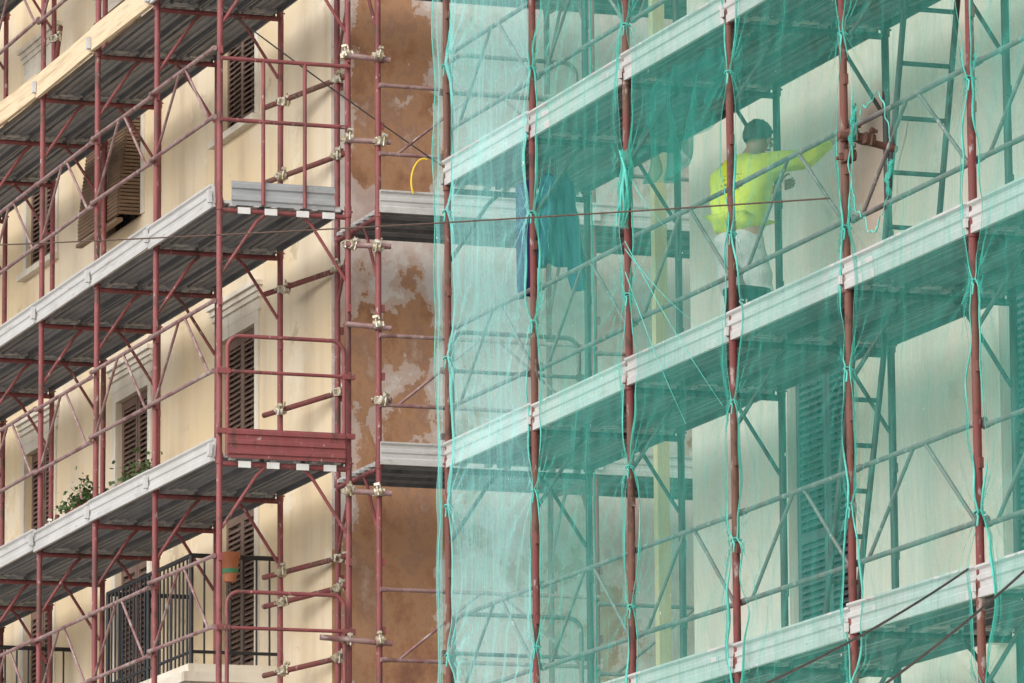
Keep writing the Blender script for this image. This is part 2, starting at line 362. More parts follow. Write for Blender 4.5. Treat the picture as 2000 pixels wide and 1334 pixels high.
mb=MB(); pts=[(XV-.004,33.0+(.62+.10*math.sin(3*a)+.06*math.sin(7*a+1))*math.cos(a),7.35+(.62+.10*math.sin(3*a)+.06*math.sin(7*a+1))*math.sin(a)) for a in [i*math.pi/20 for i in range(40)]]
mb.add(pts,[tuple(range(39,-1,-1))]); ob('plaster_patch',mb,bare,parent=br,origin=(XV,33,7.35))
for y in wr:
    for z0,z1 in ((4.15,6.3),(ZG+.4,ZG+3.2),(10.2,12.3)): window(br,XV,y,y+1.05,z0,z1,grnsh,lintel=False)

# ------------------------------------------------------------------ scaffold kit
def frame(postm,postm2,tm,label,group):
    e=tag(empty('scaffold_portal',(0,0,0)),label,'scaffold',group)
    for i,(x,pm) in enumerate(((0,postm),(W,postm2))):
        m_=MB(); m_.tube((0,0,0),(0,0,1.999),.0242,12); m_.tube((0,0,.0),(0,0,.09),.029,12)
        m_.tube((-.04,0,.045),(.04,0,.045),.007,6)
        m_.box(-.012,-.05,.70,.012,-.02,.76); m_.box(-.012,-.05,1.24,.012,-.02,1.30)
        ob('post',m_,pm,loc=(x,0,0),parent=e)
    m_=MB(); m_.tube((.02,0,2.0),(W-.02,0,2.0),.021,10); ob('transom',m_,tm,parent=e)
    for sx in (0,1):
        pts=[(.02,0,1.50),(.06,0,1.56),(.22,0,1.80),(.30,0,1.92),(.37,0,1.985)]
        if sx: pts=[(W-a,b_,c_) for a,b_,c_ in pts]
        m_=MB(); m_.path(pts,.014,8); ob('brace',m_,tm,parent=e)
    return e
def plank(dm,label,group):
    m_=MB()
    prof=[(0,0),(.012,0),(.012,.042),(.07,.042),(.08,.022),(.10,.022),(.11,.042),(.155,.042),(.162,.03),(.172,.03),(.18,.042),(.225,.042),(.235,.022),(.255,.022),(.265,.042),(.313,.042),(.313,0),(.325,0),(.325,.052),(0,.052)]
    m_.extr(prof,.035,B-.035)
    for y0,y1 in ((-.028,.036),(B-.036,B+.028)):
        for x in (.05,.24): m_.box(x,y0,.004,x+.045,y1,.03,1)
        m_.box(.004,y0+.03 if y0<0 else y0,.028,.321,y1 if y0<0 else y1-.03,.05,1)
    e=ob('scaffold_plank',m_,[dm,galv])
    return tag(e,label,'scaffold plank',group)
def guard(mt,zl,zu,label):
    m_=MB(); m_.tube((0,0,zl),(0,B,zl),.0165,8); m_.tube((0,0,zu),(0,B,zu),.0165,8)
    for z in (zl,zu):
        for y in (.02,B-.02): m_.tube((0,y-.025,z),(0,y+.025,z),.021,8)
    e=ob('guard_rail',m_,mt)
    for a,b_ in (((0,.14,zl),(0,.82,zu)),((0,B-.14,zl),(0,.98,zu))):
        s_=MB(); s_.tube(a,b_,.012,8); ob('strut',s_,mt,parent=e)
    return tag(e,label,'guard rail','scaffold guard rails')
def toe(mt,label,flat=False,clip=.028):
    m_=MB()
    if flat: m_.box(-.018,0,0,.018,B,.20)
    else:
        prof=[(.012,0),(-.012,0),(-.012,.045),(-.004,.055),(-.004,.085),(-.014,.095),(-.014,.12),(-.004,.13),(-.004,.15),(-.022,.165),(-.022,.178),(.012,.178)]
        m_.extr(prof,.0,B)
    e=ob('toe_board',m_,mt)
    h=MB(); h.box(-.03-clip*.7,-clip,.03,-.0225,clip,.03+clip*3.6); ob('bracket',h,galv,parent=e)
    return tag(e,label,'toe board','scaffold toe boards')
def place(tmpl,first,loc,rot=(0,0,0)):
    if first[0] is None:
        first[0]=tmpl; tmpl.location=loc; tmpl.rotation_euler=rot; return tmpl
    return dup(tmpl,loc,rot)
def jit(a): return R(random.uniform(-a,a))

fL=frame(red,red,red,'red painted steel portal scaffold frame with knee braces','red scaffold frames'); FL=[None]
fR=frame(rust,steel,steel,'rusty steel portal scaffold frame behind green netting','rusty scaffold frames'); FR=[None]
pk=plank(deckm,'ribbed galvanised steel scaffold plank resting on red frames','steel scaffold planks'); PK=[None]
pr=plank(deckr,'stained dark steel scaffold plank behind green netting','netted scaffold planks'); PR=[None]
gL=guard(railm,.72,1.27,'worn red tubular guard rail with slanting struts'); GL=[None]
gR=guard(railg,.45,1.0,'grey tubular guard rail with slanting struts behind netting'); GR=[None]
tG=toe(galv,'pale galvanised steel toe board along a scaffold deck'); TG=[None]
tN=toe(galv,'pale galvanised steel toe board behind green netting',clip=.014); TN=[None]
tW=toe(wood,'new yellow pine plank used as a toe board',True); TW=[None]
for k in range(8):
    y=YL+B*k
    for L in LV: place(fL,FL,(XL,y,L-2),(jit(.15),jit(.15),0))
for k in range(7):
    y=YL+B*k
    for L in LV[2:7]:
        for i in range(3): place(pk,PK,(XL+.03+.333*i,y,L+.024+random.uniform(-.004,.006)),(0,jit(.6),jit(.2)))
        place(gL,GL,(XL-.045,y,L+random.uniform(-.02,.02)),(jit(.5),0,0))
        if L==LV[5] and k>=1: place(tW,TW,(XL-.05,y,L+.03),(jit(.5),0,0))
        else: place(tG,TG,(XL-.045,y,L+.03+random.uniform(-.012,.012)),(jit(.5),jit(4),jit(.4)))
for k in range(8):
    y=YR-B*k
    for L in RV[1:]: place(fR,FR,(XR,y,L-2),(jit(.15),jit(.15),0))
for k in range(7):
    y=YR-B*(k+1)
    for L in RV[2:6]:
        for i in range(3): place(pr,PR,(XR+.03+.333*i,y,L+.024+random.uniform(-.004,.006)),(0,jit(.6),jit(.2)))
        dz=-.035 if L==4 else 0
        place(gR,GR,(XR+.045,y,L+dz+random.uniform(-.012,.012)),(jit(.4),0,0))
        place(tN,TN,(XR-.012,y,L+dz+.02+random.uniform(-.008,.008)),(jit(.3),jit(3),0))
# end wall scaffold
XE=13.70; YE=41.70
for k in range(3):
    for L in LV: place(fL,FL,(XE+B*k,YE,L-2),(0,0,R(90)))
for k in range(2):
    x=XE+B*(k+1)
    for L in LV[2:7]:
        for i in range(3): place(pk,PK,(x,YE+.03+.333*i,L+.024),(0,0,R(90)))
        place(gR if k else gL,GR if k else GL,(x,YE-.045,L-(.22 if not k else 0)),(0,0,R(90)))
        place(tG,TG,(x,YE-.045,L+.03),(0,0,R(90)))
def jack(h):
    m_=MB(); m_.tube((0,0,0),(0,0,h),.019,10); m_.tube((0,0,h-.12),(0,0,h-.08),.045,8)
    e=ob('base_jack',m_,steel); p=MB(); p.box(-.075,-.075,0,.075,.075,.008); ob('plate',p,steel,parent=e)
    return tag(e,'adjustable steel base jack on the pavement','base jack','scaffold base jacks')
j1=jack(.34); J1=[None]; j2=jack(1.65); J2=[None]
for k in range(8):
    for dx in (0,W):
        place(j1,J1,(XL+dx,YL+B*k,ZG)); place(j2,J2,(XR+dx,YR-B*k,ZG))
for k in range(3):
    for dy in (0,W): place(j1,J1,(XE+B*k,YE+dy,ZG))

# end gates
def hookplates(e):
    for i in range(4):
        h=MB(); x=.13+.235*i+random.uniform(-.015,.015); h.box(x,-.006,-.032,x+.10,.004,.018); ob('hook_plate',h,white,parent=e)
def ribprof(z0,z1,n,d=.014):
    # corrugated sheet profile facing +x with n ribs
    pts=[]; st=(z1-z0)/n
    for i in range(n):
        z=z0+i*st; pts+=[(.004,z),(.004,z+st*.30),(.004+d,z+st*.42),(.004+d,z+st*.78),(.004,z+st*.92)]
    pts+=[(.004,z1),(-.006,z1),(-.006,z0)]
    return pts
def rounded_gate(loc,mt,toem,label,zt=1.0):
    m_=MB(); r_=.1; x0=.05; x1=W-.05; pts=[(x0,0,.06)]
    for i in range(7): a=math.pi*i/12; pts.append((x0+r_-r_*math.cos(a),0,zt-r_+r_*math.sin(a)))
    for i in range(7): a=math.pi/2-math.pi*i/12; pts.append((x1-r_+r_*math.cos(a),0,zt-r_+r_*math.sin(a)))
    pts.append((x1,0,.06)); m_.path(pts,.016,10)
    for x in (.0,W):
        for z in (.25,.72): m_.box(x-.035,-.02,z-.02,x+.07,.02,z+.02) if x==0 else m_.box(x-.07,-.02,z-.02,x+.035,.02,z+.02)
    e=ob('end_gate',m_,mt,loc=loc); b_=MB(); b_.tube((x0,0,.72),(x1,0,.72),.014,8); ob('rail',b_,mt,parent=e)
    if toem:
        t=MB(); t.extr(ribprof(.04,.27,3),0,W-.1)
        ob('toe_plate',t,toem,parent=e,loc=(.05,-.02,0),rot=(0,0,R(-90)))
        hookplates(e)
    return tag(e,label,'scaffold gate','scaffold end gates')
rounded_gate((XL,YL-.05,6.69),red,red,'red rounded end gate with ribbed red toe plate')
rounded_gate((XL,YL-.05,4.69),red,red,'red rounded end gate with ribbed red toe plate')
for L in (4,6,8): rounded_gate((XR,YR+.05,L),railg,None,'grey rounded end gate behind green netting')
m_=MB(); 
for z in (.71,1.2): m_.tube((0,0,z),(W,0,z),.0165,10)
for x in (.34,.68): m_.tube((x,0,.04),(x,0,1.2),.0155,10)
g1=tag(ob('end_gate',m_,red,loc=(XL,YL-.05,8.69)),'red square end gate with two uprights and grey toe plate','scaffold gate','scaffold end gates')
t=MB(); t.extr(ribprof(.04,.23,2),0,.84)
ob('toe_plate',t,plate,parent=g1,loc=(.09,.025,0),rot=(0,0,R(-90)))
hookplates(g1)

# couplers and tie tubes
def coupler_mb():
    m_=MB(); m_.tube((0,0,-.03),(0,0,.03),.037,8); m_.tube((-.03,-.05,0),(.03,-.05,0),.037,8)
    m_.tube((-.06,.012,0),(-.02,.012,0),.011,6); m_.tube((.02,-.03,.0),(.02,-.03,.075),.009,6); m_.box(-.055,-.03,-.02,.05,-.015,.02); m_.tube((0,-.09,-.04),(0,-.09,.06),.008,6); m_.box(-.02,-.105,.035,.02,-.075,.055)
    return m_
cmesh=coupler_mb().mesh('coupler',[zinc]); cmesh2=coupler_mb().mesh('coupler',[rust])
def tie(p,q,cs,mt=railm,label='worn steel tie tube clamped with zinc couplers between scaffold posts',cm=None):
    m_=MB(); m_.tube(p,q,.0225,12); o=p
    e=ob('tie_tube',m_,mt,origin=o)
    for c_ in cs:
        ob('coupler',cm or cmesh,zinc,parent=e,loc=Vector(c_)-Vector(o),rot=(jit(15),jit(15),R(random.uniform(-30,30))))
    tag(e,label,'tie tube','scaffold tie tubes')
for z,full in ((9.98,1),(9.30,1),(8.46,1),(7.83,1),(7.24,0),(6.51,1),(5.34,2)):
    a=Vector((XL+W+(-.03 if full else .18),YL-.05,z)); b_=Vector((XE+.09,YE-.05,z-.02+random.uniform(-.015,.015)))
    if full==2: a=Vector((XL+W-.25,YL-.05,z+.02))
    cs=[(XE+.0,YE-.005,z-.01)]
    if full and z not in (7.83,): cs.append((XL+W,YL-.005,z+.01))
    tie(a,b_,cs)
for z in (9.99,9.36,8.43,7.43,6.1,5.86,5.3):
    a=Vector((XL+W-.06,YL+B+.25,z)); b_=Vector((XE+.04,YE+W-.15,z+.03))
    tie(a,b_,[(XL+W,YL+B-.04,z),(XE,YE+W+.0,z+.03)],rust)
for z in (12.1,7.45,9.4): tie((XL+W,YL+B*5-.04,z-.3),(XL+W+.05,YL+B*5-.05,z+.12),[(XL+W,YL+B*5,z)],rust)
# short tube at the torn opening
Y4=YR-4*B
tie((XR-.06,Y4-.06,6.93),(XR+.30,Y4-.07,6.86),[(XR,Y4-.02,6.93),(XR,Y4-.02,6.80),(XR+.10,Y4-.06,6.91)],rust,'short rusty tube with couplers exposed by the torn net',cmesh2)
for (x,y,z) in ((XW,47.05,9.35),(XW,44.3,8.95),(XV,31.3,4.45),(XV,34.5,4.42)):
    m_=MB(); m_.path([(x,y,z),(x-.09,y,z),(x-.13,y,z-.03),(x-.13,y,z-.07),(x-.10,y,z-.09)],.008,8)
    tag(ob('wall_hook',m_,iron,origin=(x,y,z)),'small bent iron wall hook fixed in plaster','hook','wall hooks')

def ladder(p,q,w,n,label):
    p=Vector(p);q=Vector(q); m_=MB()
    for dx in (-w/2,w/2): m_.tube(p+Vector((dx,0,0)),q+Vector((dx,0,0)),.02,8)
    for i in range(n):
        c_=p.lerp(q,(i+.5)/n); m_.tube(c_-Vector((w/2,0,0)),c_+Vector((w/2,0,0)),.015,8)
    return tag(ob('ladder',m_,steel,origin=tuple(p)),label,'ladder','scaffold ladders')
ladder((13.5,30.95,6.08),(13.5,30.45,7.98),.34,6,'dark steel ladder standing on a scaffold deck')
ladder((13.25,31.5,4.08),(13.38,31.2,5.98),.20,7,'narrow dark steel ladder leaning inside the scaffold')
m_=MB(); m_.box(14.2,36.95,ZG,14.29,37.03,13)
tag(ob('timber_post',m_,woodpole,origin=(14.24,37,ZG)),'pale yellow square timber post standing in the alley','timber post')

# ------------------------------------------------------------------ netting
ties={0:[3.6,4.7,5.75,6.8,7.85,8.9,10.0],1:[3.5,4.55,5.6,6.75,7.5,8.5,9.6],2:[3.6,4.6,5.5,6.62,7.45,8.4,9.4],
      3:[2.9,3.8,4.79,5.64,6.69,7.70,8.8,9.9],4:[2.8,3.7,4.75,5.55,6.39,7.55,8.6,9.7],5:[2.6,3.5,4.46,5.75,6.9,7.9,9,10],6:[2.6,3.6,4.6,5.6,6.6,7.6,8.6,9.6],7:[2.6,4,5,6,7,8,9,10]}
def gap(k,z,side):
    # side 0: edge of the nearer sheet, pulled well clear of the post; side 1: edge of the farther sheet
    t=ties[k]; lo=[a for a in t if a<=z]; hi=[a for a in t if a>z]
    if not lo or not hi: s_=.6
    else: s_=math.sin(math.pi*(z-lo[-1])/(hi[0]-lo[-1]))
    s_=max(0,s_)**.6
    n=noise.noise(Vector((k*3.1+side*7.7,z*1.3,side)))+.5*noise.noise(Vector((k*3.1+side*7.7,z*4,side)))
    n2=noise.noise(Vector((k*5.1+side*2.7,z*.5,side+4)))
    return (.085+s_*(.125+.08*n+.06*n2)) if side==0 else (-.055+s_*(.085+.06*n+.05*n2))
ZB,ZT=2.3,11.2
def sheetpos(k,u,z,xoff=0):
    ya=YR-B*k-gap(k,z,0); yb=YR-B*(k+1)+gap(k+1,z,1); y=ya+(yb-ya)*u
    e_=math.sin(math.pi*u)**.5
    x=XR-.034-.015*math.sin(math.pi*u)
    x+=.022*noise.noise(Vector((y*1.4,z*.5,k*5)))*e_+.011*noise.noise(Vector((y*9,z*.8,k*5+2)))+.0052*noise.noise(Vector((y*22,z*2.2,k)))+.002*noise.noise(Vector((y*45,z*9,k)))
    # slack swags hanging between the posts
    mk=max(0,noise.noise(Vector((y*.9,z*.7,k*2.3+9)))+.12)
    x+=.018*mk*math.sin(15*(z+.22*4*u*(1-u))+3*noise.noise(Vector((y,z,2))))
    # diagonal pulls
    mk2=max(0,noise.noise(Vector((y*.8,z*.6,k*1.3+40)))+.05)
    x+=.018*mk2*math.sin(24*(y*.8+z*.45)+2*noise.noise(Vector((y*2,z*2,6))))
    for kk,ye in ((k,ya),(k+1,yb)):
        for tz in ties[kk]:
            dy=abs(y-ye);dz=z-tz; d=math.hypot(dy,dz)
            if d<1.2:
                a=math.atan2(dz,dy+1e-4); x+=.016*min(1,d/.1)*math.exp(-d/.36)*math.sin(a*13+kk*2+tz)
    return (x+xoff,y,z)
def umap(i,n,ne=6,wd=.020):
    # the first and last ne columns are squeezed into a pleated edge
    if i<ne: return wd*i/ne,i%2
    if i>n-ne: return 1-wd*(n-i)/ne,(n-i)%2
    return wd+(1-2*wd)*(i-ne)/(n-2*ne),0
HOLE=(29.66,6.68,.29,.38)
def hw(a): return 1+.07*math.sin(3*a+1)+.06*math.sin(7*a)+.04*math.sin(17*a)
for k in range(7):
    m_=MB(); nu=80 if k!=4 else 130
    def fn(u,v,k=k,nu=nu):
        uu,p=umap(round(u*nu),nu); z=ZB+(ZT-ZB)*v
        return sheetpos(k,uu,z,-.014*p*max(0,.5+1.6*noise.noise(Vector((u*9,z*2,k)))))
    keep=None
    if k==4: 
        def keep(x,y,z): 
            a=math.atan2(z-HOLE[1],y-HOLE[0]); w=hw(a)
            return ((y-HOLE[0])/HOLE[2])**2+((z-HOLE[1])/HOLE[3])**2>w*w
    m_.grid(nu,300 if k!=4 else 420,fn,keep=keep)
    o=(XR,YR-B*(k+.5),ZB)
    s_=tag(ob('debris_net',m_,nets[k],origin=o),'torn green mesh netting with a ragged oval hole' if k==4 else ('aqua mesh netting with painted-in glow tied between two scaffold posts' if k==0 else 'wrinkled translucent green mesh netting tied to scaffold posts'),'netting','green debris nets')
    for u in (0,1):
        h=MB()
        pts=[Vector(sheetpos(k,u,ZB+(ZT-ZB)*i/240))+Vector((-.004,0,0)) for i in range(241)]
        h.path(pts,[max(.0012,.0032+.008*noise.noise(p*3.1)) for p in pts],6)
        ob('hem',h,hem,parent=s_,origin=o)
    for z in ties[k]:
        tt=MB(); c_=Vector((XR,YR-B*k,z)); 
        pts=[c_+Vector((.031*math.cos(a),.031*math.sin(a),.008*math.sin(2*a))) for a in [i*math.pi/6 for i in range(13)]]
        pts+=[c_+Vector((-.04,-.05,-.02)),c_+Vector((-.045,-.085,-.035)),c_+Vector((-.05,-.08,-.09))]
        tt.path(pts,.0055,6); ob('tie',tt,hem,parent=s_,origin=o)
    if k==4:
        for seg in range(6):
            rr=MB(); a0=seg*1.05+random.uniform(-.1,.1); pts=[];rs=[]
            for i in range(14):
                a=a0+.95*i/13; w=hw(a)*(1+.03*noise.noise(Vector((a*6,1,1))))
                y=HOLE[0]+HOLE[2]*w*math.cos(a); z=HOLE[1]+HOLE[3]*w*math.sin(a)
                pts.append((XR-.045+.012*noise.noise(Vector((a*4,2,2))),y,z)); rs.append(.003+.010*abs(noise.noise(Vector((a*5,9,1))))*math.sin(math.pi*(i+.5)/14))
            rr.path(pts,rs,6); ob('torn_edge',rr,hem,parent=s_,origin=o)
        for q,(z0,ln) in enumerate(((.36,.22),(-.05,.20))):
            rr=MB()
            def shred(u,v,q=q,z0=z0,ln=ln):
                y=HOLE[0]+(HOLE[2]*.80 if q==0 else -HOLE[2]*.95)-.06*u*(1-.7*v); z=HOLE[1]+z0-ln*v
                return (XR-.05+.03*noise.noise(Vector((u*5,v*4,3+q)))-.02*math.sin(v*3),y+.05*noise.noise(Vector((u*2,v*3,7+q))),z+.03*noise.noise(Vector((u*6,v*3,1+q))))
            rr.grid(10,20,shred); ob('torn_shred',rr,nettang,parent=s_,origin=o)
def flap(u,v):
    z=ZB+(ZT-ZB)*v; w=.12+.05*noise.noise(Vector((z*.9,1,1)))+.025*noise.noise(Vector((z*4,1,6)))
    return (XR-.035+.02*noise.noise(Vector((u*3,z*2,5)))+.015*math.sin(u*9+z),YR+.03+w*u+.015*noise.noise(Vector((z*3,u*2,9))),z)
m_=MB(); m_.grid(14,300,flap); o=(XR,YR+.1,ZB)
s_=tag(ob('debris_net',m_,nets[0],origin=o),'narrow loose flap of turquoise mesh netting beyond the last post','netting','green debris nets')
h=MB(); h.path([Vector(flap(1,i/200)) for i in range(201)],.004,6); ob('hem',h,hem,parent=s_,origin=o)
def endf(u,v):
    z=ZB+(ZT-ZB)*v
    return (XR+.03+(W+.05)*u,YR+.10+.03*noise.noise(Vector((u*3,z*.8,5)))+.02*noise.noise(Vector((u*14,z*.8,2)))+.008*noise.noise(Vector((u*30,z*3,2))),z)
m_=MB(); m_.grid(60,220,endf); o=(XR+.5,YR+.1,ZB)
s_=tag(ob('debris_net',m_,netend,origin=o),'turquoise mesh netting with painted-in glow closing the scaffold end','netting','green debris nets')
h=MB(); h.path([Vector(endf(1,i/200)) for i in range(201)],.006,6); ob('hem',h,hem,parent=s_,origin=o)
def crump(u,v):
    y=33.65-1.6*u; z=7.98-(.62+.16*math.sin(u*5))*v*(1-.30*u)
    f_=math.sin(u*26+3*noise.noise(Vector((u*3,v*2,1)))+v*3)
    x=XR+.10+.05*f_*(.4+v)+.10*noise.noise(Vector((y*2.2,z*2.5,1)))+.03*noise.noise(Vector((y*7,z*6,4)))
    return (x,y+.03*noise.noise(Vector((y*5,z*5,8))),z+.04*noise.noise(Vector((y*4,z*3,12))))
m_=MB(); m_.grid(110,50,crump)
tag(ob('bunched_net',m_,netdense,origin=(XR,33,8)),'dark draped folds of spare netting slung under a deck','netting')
m_=MB(); Y2=YR-2*B
def tangle(u,v):
    t_=v; w=.16*math.sin(math.pi*min(1,t_*1.1+.08))**.8+.02
    return (XR-.06+.03*math.sin(u*9+t_*4)+.02*noise.noise(Vector((u*5,t_*5,1))),Y2-.09-w*(u-.35)*1.5+.04*noise.noise(Vector((u*3,t_*4,6))),7.55-.50*t_+.05*u*math.sin(t_*6)+.03*noise.noise(Vector((u*4,t_*7,2))))
m_.grid(30,30,tangle)
tg=tag(ob('net_tangle',m_,nettang,origin=(XR,Y2,7.5)),'twisted turquoise tangle of torn netting knotted on a post','netting')
for q in range(4):
    m_=MB(); pts=[]
    for i in range(14):
        t_=i/13; pts.append((XR-.08+.02*math.sin(q+t_*5),Y2-.07-(.03+.05*q)*math.sin(math.pi*t_)+.04*noise.noise(Vector((q,t_*3,1))),7.55-.5*t_))
    m_.path(pts,[.008*math.sin(math.pi*(i+.8)/14.6)+.002 for i in range(14)],6)
    ob('twisted_strand',m_,hem,parent=tg,origin=(XR,Y2,7.5))
for i,(z0,y1,z1) in enumerate(((6.95,31.98,5.62),(6.75,32.6,5.6),(6.9,32.3,6.15),(7.45,32.9,6.9))):
    m_=MB(); a_=Vector((XR-.06,Y2-.1,z0)); b2=Vector((XR-.06,y1,z1))
    pts=[a_.lerp(b2,t_/10)+Vector((0,0,-.04*math.sin(math.pi*t_/10))) for t_ in range(11)]
    m_.path(pts,[.004-.0028*t_/10 for t_ in range(11)],5); tag(ob('net_strand',m_,hem,origin=tuple(pts[0])),'taut turquoise strand of twisted netting','netting strand','loose net strands')

# ------------------------------------------------------------------ wires, hose
def cable(pts,r,mt,label,cat='cable',group='overhead cables',sag=0,name='cable'):
    pts=[Vector(p) for p in pts]
    if len(pts)==2:
        a,b_=pts; pts=[a.lerp(b_,i/40)+Vector((0,0,-sag*4*(i/40)*(1-i/40))) for i in range(41)]
    m_=MB(); m_.path(pts,r,6); return tag(ob(name,m_,mt,origin=tuple(pts[0])),label,cat,group)
cable([(7.39,50.2,9.53),(12.70,30.2,6.57)],.0055,rope,'thin brown rope stretched across the scaffolds',sag=.08,name='rope',cat='rope')
cable([(9.34,23.1,2.815),(12.70,28.33,4.14)],.0065,wire,'dark electric cable running up to a scaffold post',sag=.03)
cable([(9.6,22.6,2.70),(12.72,26.7,4.30)],.0065,wire,'dark electric cable running up to a scaffold post',sag=.05)
cable([(9.9,22.0,2.55),(12.74,24.9,3.80)],.0065,wire,'dark electric cable running up to a scaffold post',sag=.05)
cable([(12.46,41.9,10.35),(14.3,41.6,9.05)],.006,wire,'thin steel guy wire across the scaffold end',sag=.02,name='guy_wire')
pts=[(XE+.38+.08*math.cos(a)-.05*(a/3),YE-.09,9.0+.16*math.sin(a)) for a in [1.3+i*.16 for i in range(18)]]
cable(pts,.009,yel,'loop of yellow hose hanging on a guard rail','hose',None,name='hose')

# ------------------------------------------------------------------ plants
def plantbox(y,x,z,L,n):
    e=MB(); e.box(x-.07,y,z,x+.07,y+L,z+.12); e.box(x-.08,y-.01,z+.10,x+.08,y+L+.01,z+.13)
    root=ob('planter',e,terr,origin=(x,y+L/2,z))
    for yy in (y+.1,y+L-.1):
        br_=MB(); br_.box(x-.08,yy-.012,z-.02,XW+.001,yy+.012,z-.001); br_.box(XW-.02,yy-.012,z-.2,XW+.001,yy+.012,z-.02)
        ob('bracket',br_,iron,parent=root,origin=(x,y+L/2,z))
    lf=MB()
    for i in range(n):
        cl=random.choice([.18,.3,.8]); cy=cl*L+random.gauss(0,.10); cx=x+random.gauss(-.03,.07); cz=z+.13+abs(random.gauss(0,.09))*(1.5 if cl<.25 else .9)-(.2*random.random() if random.random()<.3 else 0)
        s=random.uniform(.014,.03); v=[Vector((random.uniform(-1,1),random.uniform(-1,1),random.uniform(-1,1))).normalized()*s for _ in range(2)]
        c_=Vector((cx,min(max(y+cy,y-.05),y+L+.05),cz)); lf.add([c_-v[0],c_+v[1],c_+v[0],c_-v[1]],[(0,1,2,3)],1 if random.random()<.05 else 0)
    ob('foliage',lf,[leafm,flower],parent=root,origin=(x,y+L/2,z))
    tag(root,'long flower box with leafy trailing plants on the facade','planter','flower boxes')
plantbox(49.3,13.5,7.36,.75,560); plantbox(47.4,13.5,7.32,.7,300)
m_=MB(); m_.path([(13.3,44.40,6.13),(13.3,44.40,6.16),(13.3,44.40,6.32),(13.3,44.40,6.325),(13.3,44.40,6.37)],[.05,.055,.075,.085,.085],16)
pt=tag(ob('flower_pot',m_,terr,origin=(13.3,44.4,6.13)),'terracotta pot hooked on the black balcony railing','flower pot')
m_=MB(); m_.path([(13.3,44.4,6.20),(13.3,44.4,6.235)],[.066,.071],16); ob('painted_band',m_,M('green_band',[(.05,.2,.1),(.1,.3,.15)]),parent=pt,origin=(13.3,44.4,6.13))

# ------------------------------------------------------------------ hanging clothes
JY=35.70
def garment(u,v):
    z=7.84-.66*v; a=2*math.pi*u
    wy=.055+.14*min(1,v*2.4)**.8+.045*v; wx=.06+.03*v
    n=.03*noise.noise(Vector((math.cos(a)*2,math.sin(a)*2,z*3)))+.020*math.sin(a*7+z*3)*v
    return (13.0+(wx+n)*math.cos(a)+(wy+n)*math.sin(a)*.82,JY+(wy+n)*math.sin(a)*.5-.03*v,z+.03*math.sin(a*3)*v-.05*abs(math.sin(a))*(1-v))
m_=MB(); m_.grid(48,30,garment)
jk=tag(ob('work_jacket',m_,cloth,origin=(13.0,JY,7.75)),'dark teal blue work jacket hanging from the scaffold behind netting','jacket')
for sgn,ln in ((1,.74),(-1,.62)):
    s_=MB(); pts=[(13.0+sgn*(.07+.10*t_),JY+sgn*(.05+.03*t_)-.05,7.76-ln*t_) for t_ in [i/8 for i in range(9)]]
    s_.path(pts,[.055+.010*math.sin(i*2.1) for i in range(9)],12); ob('sleeve',s_,cloth,parent=jk,origin=(13.0,JY,7.75))
s_=MB(); s_.path([(13.0,JY,7.78),(13.0,JY,7.86),(13.0,JY,8.03)],.004,6); ob('hanger',s_,steel,parent=jk,origin=(13.0,JY,7.75))
m_=MB()
m_.grid(30,30,lambda u,v:(12.88+.05*math.cos(2*math.pi*u)+.012*math.sin(14*math.pi*u),35.98+.09*math.sin(2*math.pi*u)*(1-.3*v),7.80-.80*v+.02*math.sin(u*9)))
tr_=tag(ob('work_trousers',m_,cloth2,origin=(12.88,35.98,7.8)),'folded dark blue trousers hanging over a wire','trousers')
s_=MB(); s_.path([(12.88,35.98,7.75),(12.88,35.98,8.02)],.004,6); ob('hook',s_,steel,parent=tr_,origin=(12.88,35.98,7.8))

# ------------------------------------------------------------------ bucket
bx,by,bz=12.98,32.2,6.08
m_=MB(); m_.path([(bx,by,bz),(bx,by,bz+.004),(bx,by,bz+.28),(bx,by,bz+.283),(bx,by,bz+.31)],[.115,.12,.145,.152,.152],24)
bk=tag(ob('bucket',m_,bucketm,origin=(bx,by,bz)),'black plastic plaster bucket with white lettering on the deck','bucket')
s_=MB(); s_.path([(bx+.15*math.cos(a),by,bz+.29+.05*math.sin(a)) for a in [math.pi*i/12 for i in range(13)]],.004,6); ob('handle',s_,steel,parent=bk,origin=(bx,by,bz))
cu=bpy.data.curves.new('t','FONT'); cu.body='SLO'; cu.size=.085; cu.extrude=.001; cu.align_x='CENTER'
to=bpy.data.objects.new('t',cu); col.objects.link(to); bpy.context.view_layer.update()
me=bpy.data.meshes.new_from_object(to); bpy.data.objects.remove(to); me.materials.clear(); me.materials.append(labelm)
lt=ob('lettering',me,labelm,parent=bk,loc=(-.035,-.146,.17),rot=(R(86),0,R(-14)))

# ------------------------------------------------------------------ person
def skinmesh(name,J,E,root,extra=None,sub=2):
    names=list(J); idx={n:i for i,n in enumerate(names)}
    me=bpy.data.meshes.new(name); me.from_pydata([J[n][0] for n in names],[(idx[a],idx[b_]) for a,b_ in E],[])
    o=bpy.data.objects.new(name,me); col.objects.link(o)
    md=o.modifiers.new('s','SKIN'); md.use_smooth_shade=True
    for n in names:
        r=J[n][1]; r=(r,r) if not isinstance(r,tuple) else r
        me.skin_vertices[0].data[idx[n]].radius=r
    me.skin_vertices[0].data[idx[root]].use_root=True
    sd=o.modifiers.new('d','SUBSURF'); sd.levels=sub; sd.render_levels=sub
    bpy.context.view_layer.update(); dg=bpy.context.evaluated_depsgraph_get()
    m2=bpy.data.meshes.new_from_object(o.evaluated_get(dg)); bpy.data.objects.remove(o)
    mb=MB(); mb.add([tuple(v.co) for v in m2.vertices],[tuple(p.vertices) for p in m2.polygons],0,True)
    if extra: mb.add(extra.v,extra.f,0,True)
    return mb
PX,PY,PZ=13.27,33.04,6.08
ROT=R(30)
